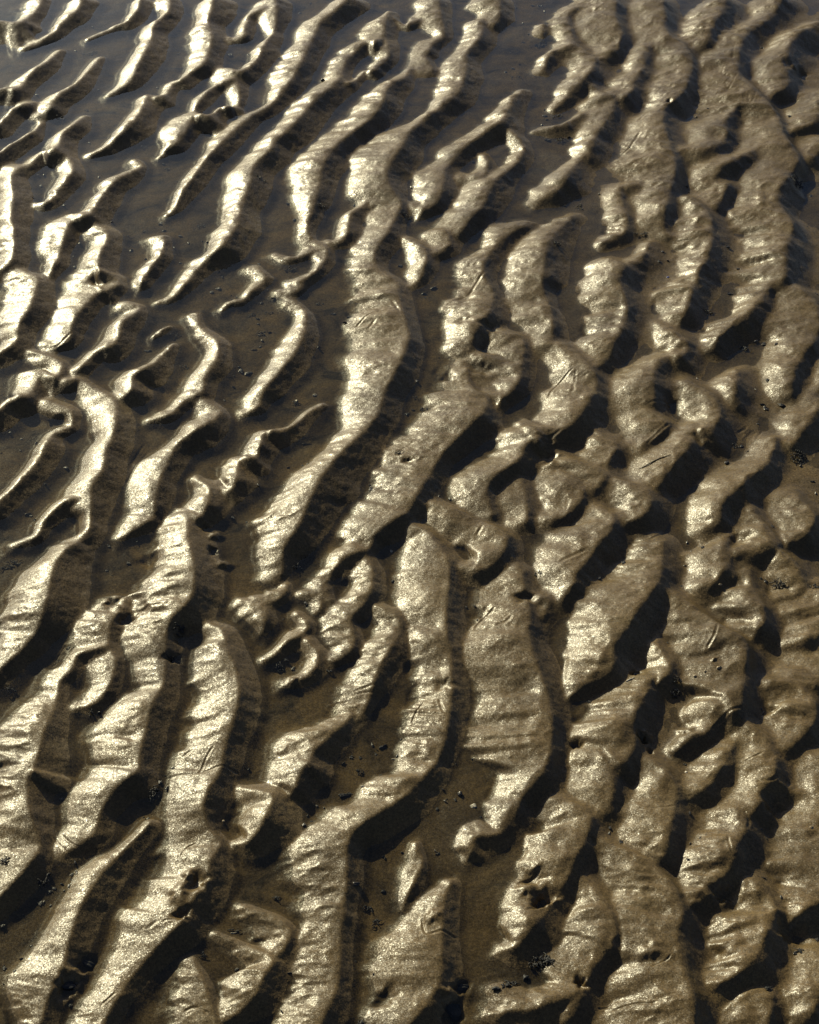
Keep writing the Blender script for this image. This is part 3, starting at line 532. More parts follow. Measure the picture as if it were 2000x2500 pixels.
CLUMPS = [
    ('F', 1600, 1275, 66, 52, 20, 'round black clump of weed on the damp floor at the right edge'),
    ('C', 1600, 1110, 85, 55, 40, 'ragged black weed in the dark hollow beside the tall right ripple', ),
    ('G', 70, 440, 85, 32, 35, 'long dark weed clump in the pool at the left edge'),
    ('J', 930, 345, 36, 62, -10, 'upright clump of glistening black lumps between two ripples lower left'),
    ('J', 265, 880, 52, 26, 45, 'small black clump in the narrow trough at lower left'),
    ('I', 1480, 560, 48, 34, 0, 'crumbly grey black clump on the slope of a right hand mound'),
    ('I', 1695, 575, 40, 28, 0, 'dark clump cut by the right edge halfway down'),
    ('K', 1640, 1350, 90, 30, 35, 'loose dark scatter of weed at the right end of the bottom drift line'),
    ('K', 1450, 1490, 85, 26, 20, 'dark drift of weed crumbs below the pool near the bottom'),
    ('L', 80, 1350, 75, 32, 10, 'wide crumbly black clump at the foot of a bottom ripple'),
    ('J', 30, 745, 34, 34, 0, 'glinting dark clump on the sand at the left edge low down'),
    ('G', 1080, 840, 46, 34, 60, 'black weed lodged on the steep lee side of the left ripple'),
    ('G', 1045, 1000, 40, 22, 0, 'dark weed tuft tucked under the ripple brink'),
    ('D', 1575, 530, 36, 28, 0, 'speckled dark clump with pale bits in the central pool'),
    ('D', 1110, 730, 34, 24, 40, 'dark weed fragment in the pool inside the hook shaped ripple'),
    ('D', 1060, 535, 40, 18, 10, 'flat grey weed scrap beside the start of the hook shaped ripple'),
    ('D', 1620, 405, 36, 18, 10, 'flat dark weed scrap in the pool near the long central ripple'),
    ('D', 1510, 420, 40, 14, 0, 'thin grey smear of weed in the central pool'),
    ('A', 540, 325, 70, 24, 25, 'long blue black weed smear in the top left pool'),
    ('A', 1070, 330, 36, 16, 10, 'small dark weed wisp between two top ripples'),
    ('A', 370, 700, 30, 16, 0, 'dark weed tuft by the tip of a short left ripple'),
    ('A', 530, 665, 36, 12, -30, 'thin dark weed wisp in the upper left pool'),
    ('A', 870, 880, 26, 18, 0, 'little black weed knot in the upper left pool'),
    ('A', 1010, 1020, 32, 16, 20, 'dark weed knot beside the tip of a tapering ripple'),
    ('A', 1215, 1360, 34, 30, 40, 'dark weed patch left of the long curved ripple'),
    ('A', 880, 1395, 34, 12, 0, 'narrow dark weed strip in the pool under the long ripple'),
    ('A', 1575, 1075, 45, 24, -30, 'black weed caught on the lee side of the long curved ripple'),
    ('B', 1640, 285, 75, 28, 35, 'broad blue black weed patch in the pool at upper right'),
    ('B', 1520, 470, 70, 20, 15, 'ragged dark weed strip in the upper right pool'),
    ('B', 330, 1240, 34, 22, -30, 'dark weed scrap on the shaded side of a ripple left of centre'),
    ('B', 840, 1305, 46, 34, -20, 'black weed clump at the junction of two ripples'),
    ('B', 155, 1620, 60, 22, 20, 'dark weed drift in the pool inside the upper loop'),
    ('C', 50, 270, 60, 26, 35, 'dark weed drift in the pool beside the looped ripple'),
    ('C', 150, 700, 46, 18, 30, 'dark weed flecks in the pool under the low spur'),
    ('C', 175, 840, 50, 24, 15, 'dark weed patch beside the small spur'),
    ('C', 290, 1250, 26, 40, 0, 'dark upright weed scrap in the right hand pool'),
    ('C', 660, 1410, 50, 26, 0, 'dark weed patch below the end of a drooping ripple'),
    ('C', 145, 1470, 32, 26, -40, 'black weed knot on the brink of a right hand ripple'),
    ('F', 1060, 400, 50, 20, 10, 'thin dark weed scatter in the right hand trough'),
    ('F', 1280, 625, 50, 26, -35, 'dark weed scatter in the middle of the right hand trough'),
    ('F', 1215, 1200, 18, 26, 0, 'small black weed knot in the trough right of the round mound'),
    ('E', 320, 350, 34, 20, 0, 'dark weed scrap in the pool left of the long central ripple'),
    ('E', 170, 950, 34, 26, 0, 'dark weed scatter in the pool under the long central ripple'),
    ('E', 910, 920, 26, 24, 0, 'dark crumb of weed on the slope right of the long central ripple'),
    ('E', 940, 990, 22, 26, 0, 'second dark crumb on the slope right of the long central ripple'),
    ('E', 790, 1250, 34, 16, 0, 'dark crumbs in the shade below the long central ripple'),
    ('G', 75, 1200, 34, 22, 20, 'dark weed scrap in the left pool halfway down'),
    ('G', 545, 1340, 22, 22, 0, 'small black weed knot below the oval pit'),
    ('G', 1690, 1070, 30, 24, 0, 'dark weed scrap right of the tall left ripple'),
    ('H', 80, 1070, 28, 22, 0, 'dark weed scrap in the shallow pool left of centre'),
    ('H', 385, 1085, 26, 18, 0, 'small dark weed scrap under the paired crescents'),
    ('H', 195, 455, 26, 22, 40, 'black weed knot in the gap between two ripple ends'),
    ('K', 615, 1035, 30, 28, 30, 'dark weed tuft in the brown trough near the bottom'),
    ('K', 660, 1120, 22, 34, -20, 'thin dark weed tuft below another in the bottom trough'),
    ('K', 565, 215, 34, 22, -30, 'dark weed tuft on the floor of the deep central pool'),
    ('K', 70, 970, 28, 20, 0, 'dark weed scrap in the pit at the bottom left of centre'),
    ('I', 870, 1140, 44, 20, 10, 'dark crumbs at the foot of the knobbly right hand ripple'),
    ('I', 860, 1215, 34, 40, -20, 'black crumbs in the round hollow on the right'),
    ('I', 30, 500, 28, 24, 0, 'dark crumb clump in the small pool right of centre'),
    ('L', 1420, 1510, 30, 22, 0, 'dark clump near the bottom right corner'),
    ('L', 1610, 1285, 26, 20, 0, 'dark clump in the trough at the bottom right'),
    ('J', 1410, 1165, 40, 16, -10, 'dark crumbs round a pale splinter near the bottom'),
    ('J', 1225, 1310, 20, 22, 0, 'small black clump in the shade of the broad bottom ripple'),
]
BITS = [
    ('D', 1448, 757, 32, (0.45, 1.0, 0.3), 15, 'chip', 'upright dark bark chip in the central pool', 'bark chip'),
    ('D', 1497, 770, 26, (1.0, 0.9, 0.3), 30, 'chip', 'blocky dark bark chip beside a narrower one', 'bark chip'),
    ('D', 395, 1338, 24, (1.1, 0.5, 0.35), -30, 'chip', 'dark wedge shaped chip alone in the left pool', 'bark chip'),
    ('D', 1315, 260, 20, (1.1, 0.6, 0.3), -20, 'chip', 'dark flat chip in the open pool below the long ripple tip', 'bark chip'),
    ('D', 890, 635, 20, (1.2, 0.5, 0.35), 0, 'chip', 'dark flat chip between two short left ripples', 'bark chip'),
    ('E', 1007, 255, 18, (1.1, 0.7, 0.4), 35, 'chip', 'dark angular chip right of the looped ripple', 'bark chip'),
    ('F', 1497, 960, 20, (1.2, 0.6, 0.4), -35, 'chip', 'dark angular chip on the brown floor at right', 'bark chip'),
    ('K', 705, 60, 24, (1.2, 0.6, 0.5), 40, 'chip', 'dark chip standing in the deep central pool', 'bark chip'),
    ('K', 475, 352, 38, (1.1, 0.4, 0.35), 8, 'chip', 'long dark chip on the floor left of the big curved ripple', 'bark chip'),
    ('K', 1560, 1450, 28, (0.9, 0.7, 0.5), 40, 'slab', 'oval black flake on the bottom drift of weed', 'seaweed'),
    ('K', 1385, 1515, 24, (1.0, 0.7, 0.5), 0, 'slab', 'black flake at the left end of the bottom drift of weed', 'seaweed'),
    ('K', 1130, 1635, 62, (0.9, 1.0, 0.35), 30, 'slab', 'large black angular flake in the shade at the bottom edge', 'seaweed'),
    ('K', 1180, 1490, 48, (1.2, 0.5, 0.3), 0, 'slab', 'flat black flake above the largest one at the bottom', 'seaweed'),
    ('J', 400, 1490, 52, (1.1, 0.6, 0.3), 10, 'slab', 'black angular flake at the foot of the bottom left ripple', 'seaweed'),  # flat black lump, of no fixed kind
    ('J', 515, 1340, 48, (1.2, 0.35, 0.3), -25, 'slab', 'black wedge shaped flake in the bottom left trough', 'seaweed'),  # narrow black wedge, its kind left open
    ('K', 1166, 345, 20, (1.0, 0.9, 0.8), 0, 'pebble', 'dark pebble above the pale oval shell', 'pebble'),
    ('K', 540, 886, 22, (1.2, 0.8, 0.7), 10, 'pebble', 'dark wet pebble in the bottom trough', 'pebble'),
    ('K', 705, 930, 16, (1.0, 0.9, 0.7), 0, 'pebble', 'small brown pebble right of the dark wet one', 'pebble'),
    ('J', 370, 376, 15, (1.0, 0.9, 0.8), 0, 'pebble', 'blue black pebble in the lower left trough', 'pebble'),
    ('F', 1170, 1310, 18, (1.0, 0.8, 0.8), 30, 'pebble', 'dark pebble in the trough right of the round mound', 'pebble'),
    ('I', 628, 1095, 24, (1.0, 0.9, 0.7), 0, 'pebble', 'black round pebble beside a pale splinter', 'pebble'),
    ('G', 597, 1330, 12, (1.0, 0.9, 0.8), 0, 'pebble', 'dark round pebble under the oval pit', 'pebble'),
    ('A', 265, 1052, 10, (1.0, 0.9, 0.7), 0, 'pebble', 'dark grain sized pebble in the ringed pool at left', 'pebble'),
    ('B', 340, 485, 13, (1.0, 0.9, 0.9), 0, 'pebble', 'small black pebble on the sunny face of a top ripple', 'pebble'),
    ('I', 1122, 1062, 20, (1.0, 0.7, 0.6), 35, 'tan', 'sand coloured oval pebble on the knobbly ripple', 'pebble'),
    ('I', 978, 1112, 12, (1.0, 0.7, 0.6), 20, 'tan', 'smaller sand coloured pebble at the edge of the knobbly ripple', 'pebble'),
    ('I', 1040, 1083, 10, (1.0, 0.8, 0.7), 0, 'tan', 'tiny sand coloured pebble between two larger ones', 'pebble'),
    ('I', 1130, 570, 12, (1.0, 0.8, 0.7), 0, 'tan', 'small sandy pebble in the shaded fold at right', 'pebble'),
    ('J', 1345, 508, 12, (1.0, 0.9, 0.8), 0, 'tan', 'small sandy pebble in the shaded curve at lower left', 'pebble'),
    ('L', 1678, 545, 16, (1.0, 0.8, 0.6), 0, 'tan', 'sandy pebble on the right edge ripple', 'pebble'),
    ('K', 1245, 415, 20, (1.1, 0.85, 0.35), 20, 'shell', 'pale oval shell on the brown floor near the bottom', 'shell'),
    ('K', 768, 132, 12, (1.2, 0.7, 0.4), -10, 'shell', 'small white shell fragment in the deep central pool', 'shell'),
    ('K', 305, 412, 10, (0.9, 0.8, 0.4), 0, 'shell', 'tiny pale shell fragment left of the big curved ripple', 'shell'),
    ('K', 585, 292, 14, (1.4, 0.4, 0.3), 10, 'shell', 'thin pale shell sliver in the deep central pool', 'shell'),
    ('H', 755, 361, 12, (0.9, 1.0, 0.5), 0, 'shell', 'small white shell fragment in the deep shade of the central ripple', 'shell'),
    ('E', 181, 935, 12, (0.8, 1.2, 0.5), 0, 'shell', 'small white shell fragment in the pool left of the central ripple', 'shell'),
    ('E', 292, 900, 16, (1.2, 0.6, 0.4), 40, 'shell', 'pale broken shell at the pool edge left of the central ripple', 'shell'),
    ('D', 130, 1163, 9, (1.0, 0.8, 0.5), 0, 'shell', 'tiny white shell fragment in the left pool', 'shell'),
    ('D', 1560, 538, 9, (1.0, 0.8, 0.5), 0, 'shell', 'tiny pale shell fragment among weed in the central pool', 'shell'),
    ('L', 925, 212, 13, (0.8, 1.1, 0.4), 20, 'shell', 'pale curled shell fragment in the shaded hollow at lower right', 'shell'),
    ('F', 1345, 572, 12, (1.5, 0.3, 0.3), 30, 'shell', 'pale shell sliver in the right hand trough', 'shell'),
    ('F', 990, 800, 8, (1.0, 0.9, 0.5), 0, 'shell', 'tiny white shell speck above the round mound', 'shell'),
    ('F', 815, 190, 9, (1.0, 1.2, 0.5), 0, 'blue', 'tiny bright blue plastic fleck in the upper right pool', 'litter'),
    ('D', 168, 1615, 26, (4, 0, 0), 30, 'stick', 'short dark twig in the lower part of the left pool', 'twig'),
    ('D', 1530, 628, 22, (3, 0, 0), 0, 'stick', 'thin dark twig in the central pool', 'twig'),
    ('K', 1022, 690, 20, (4, 0, 0), -50, 'stick', 'short dark twig on the bare brown floor near the bottom', 'twig'),
    ('F', 735, 1295, 120, (3, 0, 0), 22, 'stick', 'long thin pale brown twig across a sunny ripple at right', 'twig'),
    ('E', 250, 1312, 18, (3, 0, 0), 60, 'stick', 'thin dark twig on the sunny face of the central ripple', 'twig'),
    ('E', 245, 1193, 34, (2.5, 0, 0), 5, 'stick', 'thin dark twig in the pool under the central ripple', 'twig'),
    ('I', 590, 1133, 36, (4, 0, 0), 22, 'stick', 'pale straight splinter beside a black pebble', 'shell'),
    ('J', 1408, 1180, 24, (4, 0, 0), 15, 'stick', 'pale splinter among dark crumbs near the bottom', 'shell'),
    ('J', 655, 1150, 1, (1, 1, 1), 0, 'pebble', 'x', 'pebble'),
]
BITS = [b for b in BITS if b[7] != 'x']
H_R, H_L, H_MAX = 0.42, 0.05, 0.020
MEN_H, MEN_D = 0.0002, 0.0006

def catmull(P, step):
    """P: n x k control rows (first two columns are positions) -> dense rows"""
    P = np.array(P, float)
    if len(P) < 2:
        return P
    ext = np.vstack([2 * P[0] - P[1], P, 2 * P[-1] - P[-2]])
    out = []
    for i in range(1, len(ext) - 2):
        n = max(2, int(np.hypot(*(ext[i + 1, :2] - ext[i, :2])) / step))
        for t in np.arange(n) / n:
            p0, p1, p2, p3 = ext[i - 1], ext[i], ext[i + 1], ext[i + 2]
            q = 0.5 * (2 * p1 + (p2 - p0) * t + (2 * p0 - 5 * p1 + 4 * p2 - p3) * t * t + (3 * p1 - p0 - 3 * p2 + p3) * t ** 3)
            q[2:] = p1[2:] + (p2[2:] - p1[2:]) * t
            out.append(q)
    out.append(P[-1])
    return np.array(out)

def parse(line):
    tile, pts = None, []
    for tok in line.split():
        if tok.isalpha():
            tile = tok
        else:
            a = [float(v) for v in tok.split(',')]
            sx, sy = px(tile, a[0], a[1])
            pts.append([sx, sy] + [v * TS for v in a[2:]])
    return pts

CROP = np.s_[R0:R0 + NV, C0:C0 + NU]
Xf, Yf = X[CROP], Y[CROP]
# trough floor: lowest top left (deep pools), rising to the right where it is only damp
SXN = smooth01((U + 1.05) / 2.1)
SYN = np.clip((y1 - Y) / (y1 - y0), 0, 1)
FLOOR = -0.0068 + 0.0074 * SXN ** 1.3 + 0.0015 * SYN * (1 - SXN) - 0.001 * (1 - SYN) * SXN
FLOOR = FLOOR + 0.0026 * fbm(X * 9, Y * 9, 3, 5)
FLOOR = np.where(Y > y1 * 1.3, FLOOR * 0 - 0.004, FLOOR)
K_S = 0.0008 + 0.0011 * smooth01((U[CROP] + 0.1) / 0.8)           # softness of the joins: softer where it is only damp
STOSS_P = 1.6 - 0.05 * smooth01((U[CROP] + 0.1) / 0.8)
ACC = np.exp(FLOOR[CROP] / K_S)
BEST = FLOOR[CROP].copy()
OWN = np.full(Xf.shape, -1, np.int32)
SQ = np.full(Xf.shape, 9.0, np.float32)          # signed place across the ripple: stoss foot -1, brink 0, lee foot 1
RH = np.zeros(Xf.shape, np.float32)              # how far up its ripple a point sits, 0..1
# reference level each ripple stands on
def base_level(sx):
    return 0.0005 + 0.0065 * smooth01((sx - 1000) / 800)

rid = 0
RIPPLES = []
for line in RIDGES.strip().splitlines():
    raw = parse(line)
    D = catmull(raw, 9.0)
    sx, sy = D[:, 0], D[:, 1]
    gx, gy = ground(sx, sy, 0.008)
    # local metres per pixel across the crest: project the ground normal into the picture
    tx_, ty_ = np.gradient(gx), np.gradient(gy)
    ln = np.hypot(tx_, ty_) + 1e-9
    nxg, nyg = ty_ / ln, -tx_ / ln
    e = 0.01
    ax, ay = pixel(gx + nxg * e, gy + nyg * e, 0.008)
    ppm = np.hypot(ax - sx, ay - sy) / e
    WL = np.maximum(D[:, 2] / ppm, 0.003) * (1 + 0.06 * smooth01((sx - 700) / 600))
    WR = np.maximum(D[:, 3] / ppm, 0.003)
    rightness = smooth01((sx - 1050) / 700)
    H = np.clip((H_R - 0.05 * rightness) * WR + (H_L + 0.07 * rightness) * WL, 0.0015, H_MAX)
    B0 = base_level(sx)
    gx, gy = ground(sx, sy, B0 + 0.9 * H)
    arc = np.concatenate([[0], np.cumsum(np.hypot(np.diff(gx), np.diff(gy)))])
    # scalloped shore of the stoss side, rills down the lee side
    WLn = WL * (1 + 0.20 * vnoise(arc * 60, arc * 0 + rid * 3.3, 1) + 0.40 * vnoise(arc * 16, arc * 0 + rid * 5.1, 2))
    WRn = WR * (1 + 0.10 * vnoise(arc * 90, arc * 0 + rid * 2.7, 3) + 0.25 * vnoise(arc * 22, arc * 0 + rid * 1.7, 4))
    H = H * (1 + 0.08 * vnoise(arc * 25, arc * 0 + rid * 4.1, 6))
    reach = 2.6 * max(WL.max(), WR.max())
    # window of grid rows/columns
    def window(xa, ya, r):
        ra = np.searchsorted(rows_in, ya.min() - r); rb = np.searchsorted(rows_in, ya.max() + r)
        ra, rb = max(ra - 1, 0), min(rb + 1, NV)
        if rb <= ra:
            return None
        hmin, hmax = HW[R0 + ra], HW[R0 + rb - 1]
        xl, xr = xa.min() - r, xa.max() + r
        ul = min(xl / hmin, xl / hmax); ur = max(xr / hmin, xr / hmax)
        ca = max(int(np.floor((ul + U_LIM) / (2 * U_LIM) * (NU - 1))), 0)
        cb = min(int(np.ceil((ur + U_LIM) / (2 * U_LIM) * (NU - 1))) + 1, NU)
        if cb <= ca:
            return None
        return ra, rb, ca, cb
    w = window(gx, gy, reach)
    if w is None:
        continue
    ra, rb, ca, cb = w
    shp = (rb - ra, cb - ca)
    DD = np.full(shp, 1e9); SG = np.zeros(shp); TT = np.zeros(shp)
    for i in range(len(gx) - 1):
        r = 2.6 * max(WL[i], WL[i + 1], WR[i], WR[i + 1])
        ww = window(gx[i:i + 2], gy[i:i + 2], r)
        if ww is None:
            continue
        s = np.s_[ww[0] - ra:ww[1] - ra, ww[2] - ca:ww[3] - ca]
        xs = Xf[ww[0]:ww[1], ww[2]:ww[3]] - gx[i]; ys = Yf[ww[0]:ww[1], ww[2]:ww[3]] - gy[i]
        dx, dy = gx[i + 1] - gx[i], gy[i + 1] - gy[i]
        l2 = dx * dx + dy * dy + 1e-12
        t = np.clip((xs * dx + ys * dy) / l2, 0, 1)
        qx, qy = xs - t * dx, ys - t * dy
        d = np.sqrt(qx * qx + qy * qy)
        better = d < DD[s]
        cr = (dx * qy - dy * qx) / math.sqrt(l2) / (d + 1e-9)     # >0: left of travel = lee (travel is towards the viewer)
        DD[s] = np.where(better, d, DD[s]); SG[s] = np.where(better, cr, SG[s]); TT[s] = np.where(better, i + t, TT[s])
    ok = DD < 1e8
    idx = np.arange(len(gx))
    wl = np.interp(TT, idx, WLn); wr = np.interp(TT, idx, WRn); h = np.interp(TT, idx, H); b = np.interp(TT, idx, B0)
    # travelling down the picture the lee (right in the picture) lies to the left hand of travel on the ground
    lee = np.clip(SG, -1, 1)
    wdt = wl * (1 - lee) / 2 + wr * (1 + lee) / 2
    q = DD / wdt
    sl = np.s_[ra:rb, ca:cb]
    stoss = 1 - np.clip(q, 0, 3) ** STOSS_P[sl]
    leep = np.where(q < 1, np.clip(1 - q, 0, 1) ** 1.18, -(q - 1) * 0.9)
    k = smooth01((lee + 0.35) / 0.7)
    prof = stoss * (1 - k) + leep * k
    zz = b + h * prof
    zz = np.where(ok, np.maximum(zz, -0.03), -0.03)
    ACC[sl] += np.exp(np.clip(zz, -0.03, 0.05) / K_S[sl])
    win = zz > BEST[sl]
    BEST[sl] = np.where(win, zz, BEST[sl])
    OWN[sl] = np.where(win, rid, OWN[sl])
    SQ[sl] = np.where(win, q * np.where(lee > 0, 1, -1), SQ[sl])
    RH[sl] = np.where(win, np.clip(prof, 0, 1), RH[sl])
    RIPPLES.append((float(gx.mean()), float(gy.mean())))
    rid += 1
ZF = K_S * np.log(ACC)

# two light passes of smoothing, then what wind and draining water left on the surface
def blur(a):
    p = np.pad(a, 1, mode='edge')
    a = (p[:-2, 1:-1] + 2 * p[1:-1, 1:-1] + p[2:, 1:-1]) / 4
    p = np.pad(a, 1, mode='edge')
    return (p[1:-1, :-2] + 2 * p[1:-1, 1:-1] + p[1:-1, 2:]) / 4
for _ in range(3):
    ZF = blur(ZF)
ZB = ZF
for _ in range(14):
    ZB = blur(ZB)
wr_ = 0.06 + 0.50 * smooth01((U[CROP] - 0.0) / 0.7)
ZF = ZF * (1 - wr_) + ZB * wr_
RHs = RH.copy()
for _ in range(6):
    RHs = blur(RHs)

# beyond the surveyed ground: the same ripple train, made by rule
def wild(x, y):
    wx = 0.10 * fbm(x * 2.3, y * 2.3, 3, 21); wy = 0.10 * fbm(x * 2.3, y * 2.3, 3, 25)
    n = (0.92, -0.40)
    ph = ((x + wx) * n[0] + (y + wy) * n[1]) / 0.115 + 0.35 * fbm(x * 11, y * 11, 2, 29)
    f = ph - np.floor(ph)
    prof = np.where(f < 0.68, 1 - (1 - f / 0.68) ** 1.8, (1 - f) / 0.32)
    amp = 0.0125 * np.clip(0.75 + 1.9 * fbm(x * 5.5, y * 4, 3, 33), 0.05, 1.2)
    return prof * amp
far = smooth01((Y - 6) / 10)
Z = np.maximum(FLOOR, FLOOR * 0.4 + wild(X, Y) * (1 - far) - 0.002)
fade = np.ones(Xf.shape)
jj = np.abs(np.linspace(-U_LIM, U_LIM, NU))[None, :]
vv = np.abs(np.linspace(V_LO, V_HI, NV))[:, None]
fade = smooth01((1.10 - jj) / 0.07) * smooth01((1.10 - vv) / 0.07)
Z[CROP] = Z[CROP] * (1 - fade) + ZF * fade

RHall = np.full(Z.shape, 0.6, np.float32)
RHall[CROP] = RHs
rough = np.clip(0.25 + 1.1 * RHall, 0, 1) * (0.55 + 0.75 * SXN)
near = (1 - smooth01((Y - 4) / 4))
stoss_w = np.zeros(Z.shape, np.float32); lee_w = np.zeros(Z.shape, np.float32)
tq = -SQ
sw = smooth01(tq / 0.35) * smooth01((1.85 - tq) / 0.6)
lw = smooth01(SQ / 0.15) * smooth01((1.15 - SQ) / 0.25)
for _ in range(5):
    sw = blur(sw); lw = blur(lw)
stoss_w[CROP] = sw * fade; lee_w[CROP] = lw * fade
# flutes left by draining water run down the sunny flanks, across the crests
bend = 0.03 * fbm(X * 6, Y * 6, 2, 61)
ca_, sa_ = 0.975, -0.22
xr_, yr_ = X * ca_ + Y * sa_, -X * sa_ + Y * ca_ + bend
flute = fbm(xr_ * 7, yr_ * 30, 2, 41)
flute2 = fbm(xr_ * 14, yr_ * 75, 2, 43)
patch = smooth01(0.5 + 2.2 * fbm(X * 5, Y * 5, 2, 65))
Z += near * stoss_w * (0.4 + 0.9 * patch) * (0.55 + 0.45 * SXN) * (0.0062 * flute + 0.0018 * flute2)
wrk = smooth01(0.35 + 2.6 * fbm(X * 7 + 3, Y * 7, 2, 71))
Z += near * stoss_w * wrk * 0.0016 * (0.5 - 2 * np.abs(fbm(xr_ * 28, yr_ * 55, 3, 73)))
# lumps and wrinkles, stronger on the worn ground to the right
ridged = 0.5 - np.abs(fbm(X * 17, Y * 15, 3, 47)) * 2
Z += near * rough * (0.0019 * fbm(X * 26, Y * 26, 2, 45) + 0.0007 * fbm(X * 90, Y * 90, 2, 49))
Z += near * smooth01((U + 0.1) / 0.7) * 0.0020 * ridged * (0.35 + RHall)
Z += near * 0.0005 * fbm(X * 60, Y * 60, 3, 53) + near * lee_w * (0.0004 * fbm(xr_ * 30, yr_ * 50, 3, 57) + 0.0006 * fbm(X * 120, Y * 120, 2, 59))

# grooves, tracks and scratches pressed into the sand
for line in GROOVES.strip().splitlines():
    D = catmull(parse(line), 4.0)
    gx, gy = ground(D[:, 0], D[:, 1], 0.010)
    sc = (gy * cp + CAM_H * sp) * TX / 1000           # metres per source pixel
    for i in range(len(gx) - 1):
        r = D[i, 2] * sc[i]; dep = D[i, 3] * 0.00021
        a = np.searchsorted(ROWS, gy[i:i + 2].min() - 3 * r); b_ = np.searchsorted(ROWS, gy[i:i + 2].max() + 3 * r)
        hw = HW[min(a, NR - 1)]
        c = np.searchsorted(COLS, (gx[i:i + 2].min() - 3 * r) / hw - 0.004); d_ = np.searchsorted(COLS, (gx[i:i + 2].max() + 3 * r) / hw + 0.004)
        if b_ <= a or d_ <= c:
            continue
        xs = X[a:b_, c:d_] - gx[i]; ys = Y[a:b_, c:d_] - gy[i]
        dx, dy = gx[i + 1] - gx[i], gy[i + 1] - gy[i]
        l2 = dx * dx + dy * dy + 1e-12
        t = np.clip((xs * dx + ys * dy) / l2, 0, 1)
        dd = np.hypot(xs - t * dx, ys - t * dy) / r
        # each step only presses its own share
        share = math.sqrt(l2) / (r * 1.6)
        Z[a:b_, c:d_] += min(share, 1.0) * dep * (-np.exp(-dd * dd) + 0.25 * np.exp(-((dd - 1.7) / 0.6) ** 2))

# dips, holes and lumps: x,y radius height(mm)
for line in DIMPLES.strip().splitlines():
    for (sx, sy, r, hmm) in parse(line):
        hmm = hmm / TS
        gx, gy = ground(sx, sy, 0.005)
        rr = r * (gy * cp + CAM_H * sp) * TX / 1000
        ok = (np.abs(Y - gy) < 3 * rr)
        rws = np.where(ok[:, 0])[0]
        if not len(rws):
            continue
        s = np.s_[rws[0]:rws[-1] + 1, :]
        ang = np.arctan2(Y[s] - gy, X[s] - gx)
        dd = np.hypot(X[s] - gx, (Y[s] - gy)) / (rr * (1 + 0.25 * np.sin(ang * 2 + sx) + 0.15 * np.sin(ang * 5 + sy)))
        Z[s] += hmm * 0.001 * np.exp(-dd ** 3)

# ---------------------------------------------------------------- meshes
def grid_normals():
    P = np.stack([X, Y, Z], -1)
    du = np.empty_like(P); dv = np.empty_like(P)
    du[:, 1:-1] = P[:, 2:] - P[:, :-2]; du[:, 0] = P[:, 1] - P[:, 0]; du[:, -1] = P[:, -1] - P[:, -2]
    dv[1:-1] = P[2:] - P[:-2]; dv[0] = P[1] - P[0]; dv[-1] = P[-1] - P[-2]
    n = np.cross(du, dv)
    return n / np.linalg.norm(n, axis=-1, keepdims=True)
NORM = grid_normals().reshape(-1, 3)
VERT = np.stack([X, Y, Z], -1).reshape(-1, 3)

def mesh_from_quads(name, verts, quads, normals=None):
    me = bpy.data.meshes.new(name)
    me.vertices.add(len(verts))
    me.vertices.foreach_set('co', np.ascontiguousarray(verts, np.float32).ravel())
    n = len(quads)
    me.loops.add(n * 4)
    me.loops.foreach_set('vertex_index', np.ascontiguousarray(quads, np.int32).ravel())
    me.polygons.add(n)
    me.polygons.foreach_set('loop_start', np.arange(0, n * 4, 4, dtype=np.int32))
    me.polygons.foreach_set('use_smooth', np.ones(n, bool))
    me.update(calc_edges=True)
    me.validate()
    if normals is not None:
        me.normals_split_custom_set_from_vertices(normals.tolist())
    return me

def link(name, me, material, parent=None):
    ob = bpy.data.objects.new(name, me)
    SC.collection.objects.link(ob)
    if material:
        me.materials.append(material)
    if parent:
        ob.parent = parent
    return ob

ii = (np.arange(NR - 1)[:, None] * NC + np.arange(NC - 1)[None, :])
QUADS = np.stack([ii, ii + 1, ii + NC + 1, ii + NC], -1)          # rows x cols x 4

# which ripple a face belongs to: the part of it that stands clear of the trough
OWNf = np.full(Z.shape, -1, np.int32)
OWNf[CROP] = np.where((RHs > 0.10) & (fade > 0.5), OWN, -1)
FO = OWNf[:-1, :-1]
flatQ = QUADS.reshape(-1, 4)
flatO = FO.reshape(-1)

def submesh(name, sel):
    q = flatQ[sel]
    vid, inv = np.unique(q, return_inverse=True)
    return mesh_from_quads(name, VERT[vid], inv.reshape(-1, 4), NORM[vid])

sand = link('sand', submesh('sand', flatO < 0), SAND)
sand['kind'] = 'structure'
sand['label'] = 'wet rippled brown sand of a tidal flat at low water'
counts = np.bincount(flatO[flatO >= 0], minlength=rid)
order = np.argsort(flatO, kind='stable')
so = flatO[order]
for r in range(rid):
    a, b_ = np.searchsorted(so, r), np.searchsorted(so, r + 1)
    if b_ - a < 60:
        # too small to pick out: leave it to the sheet
        if b_ > a:
            link('sand_patch', submesh('sand_patch', order[a:b_]), SAND, sand)
        continue
    link('sand_ripple', submesh('sand_ripple', order[a:b_]), SAND, sand)

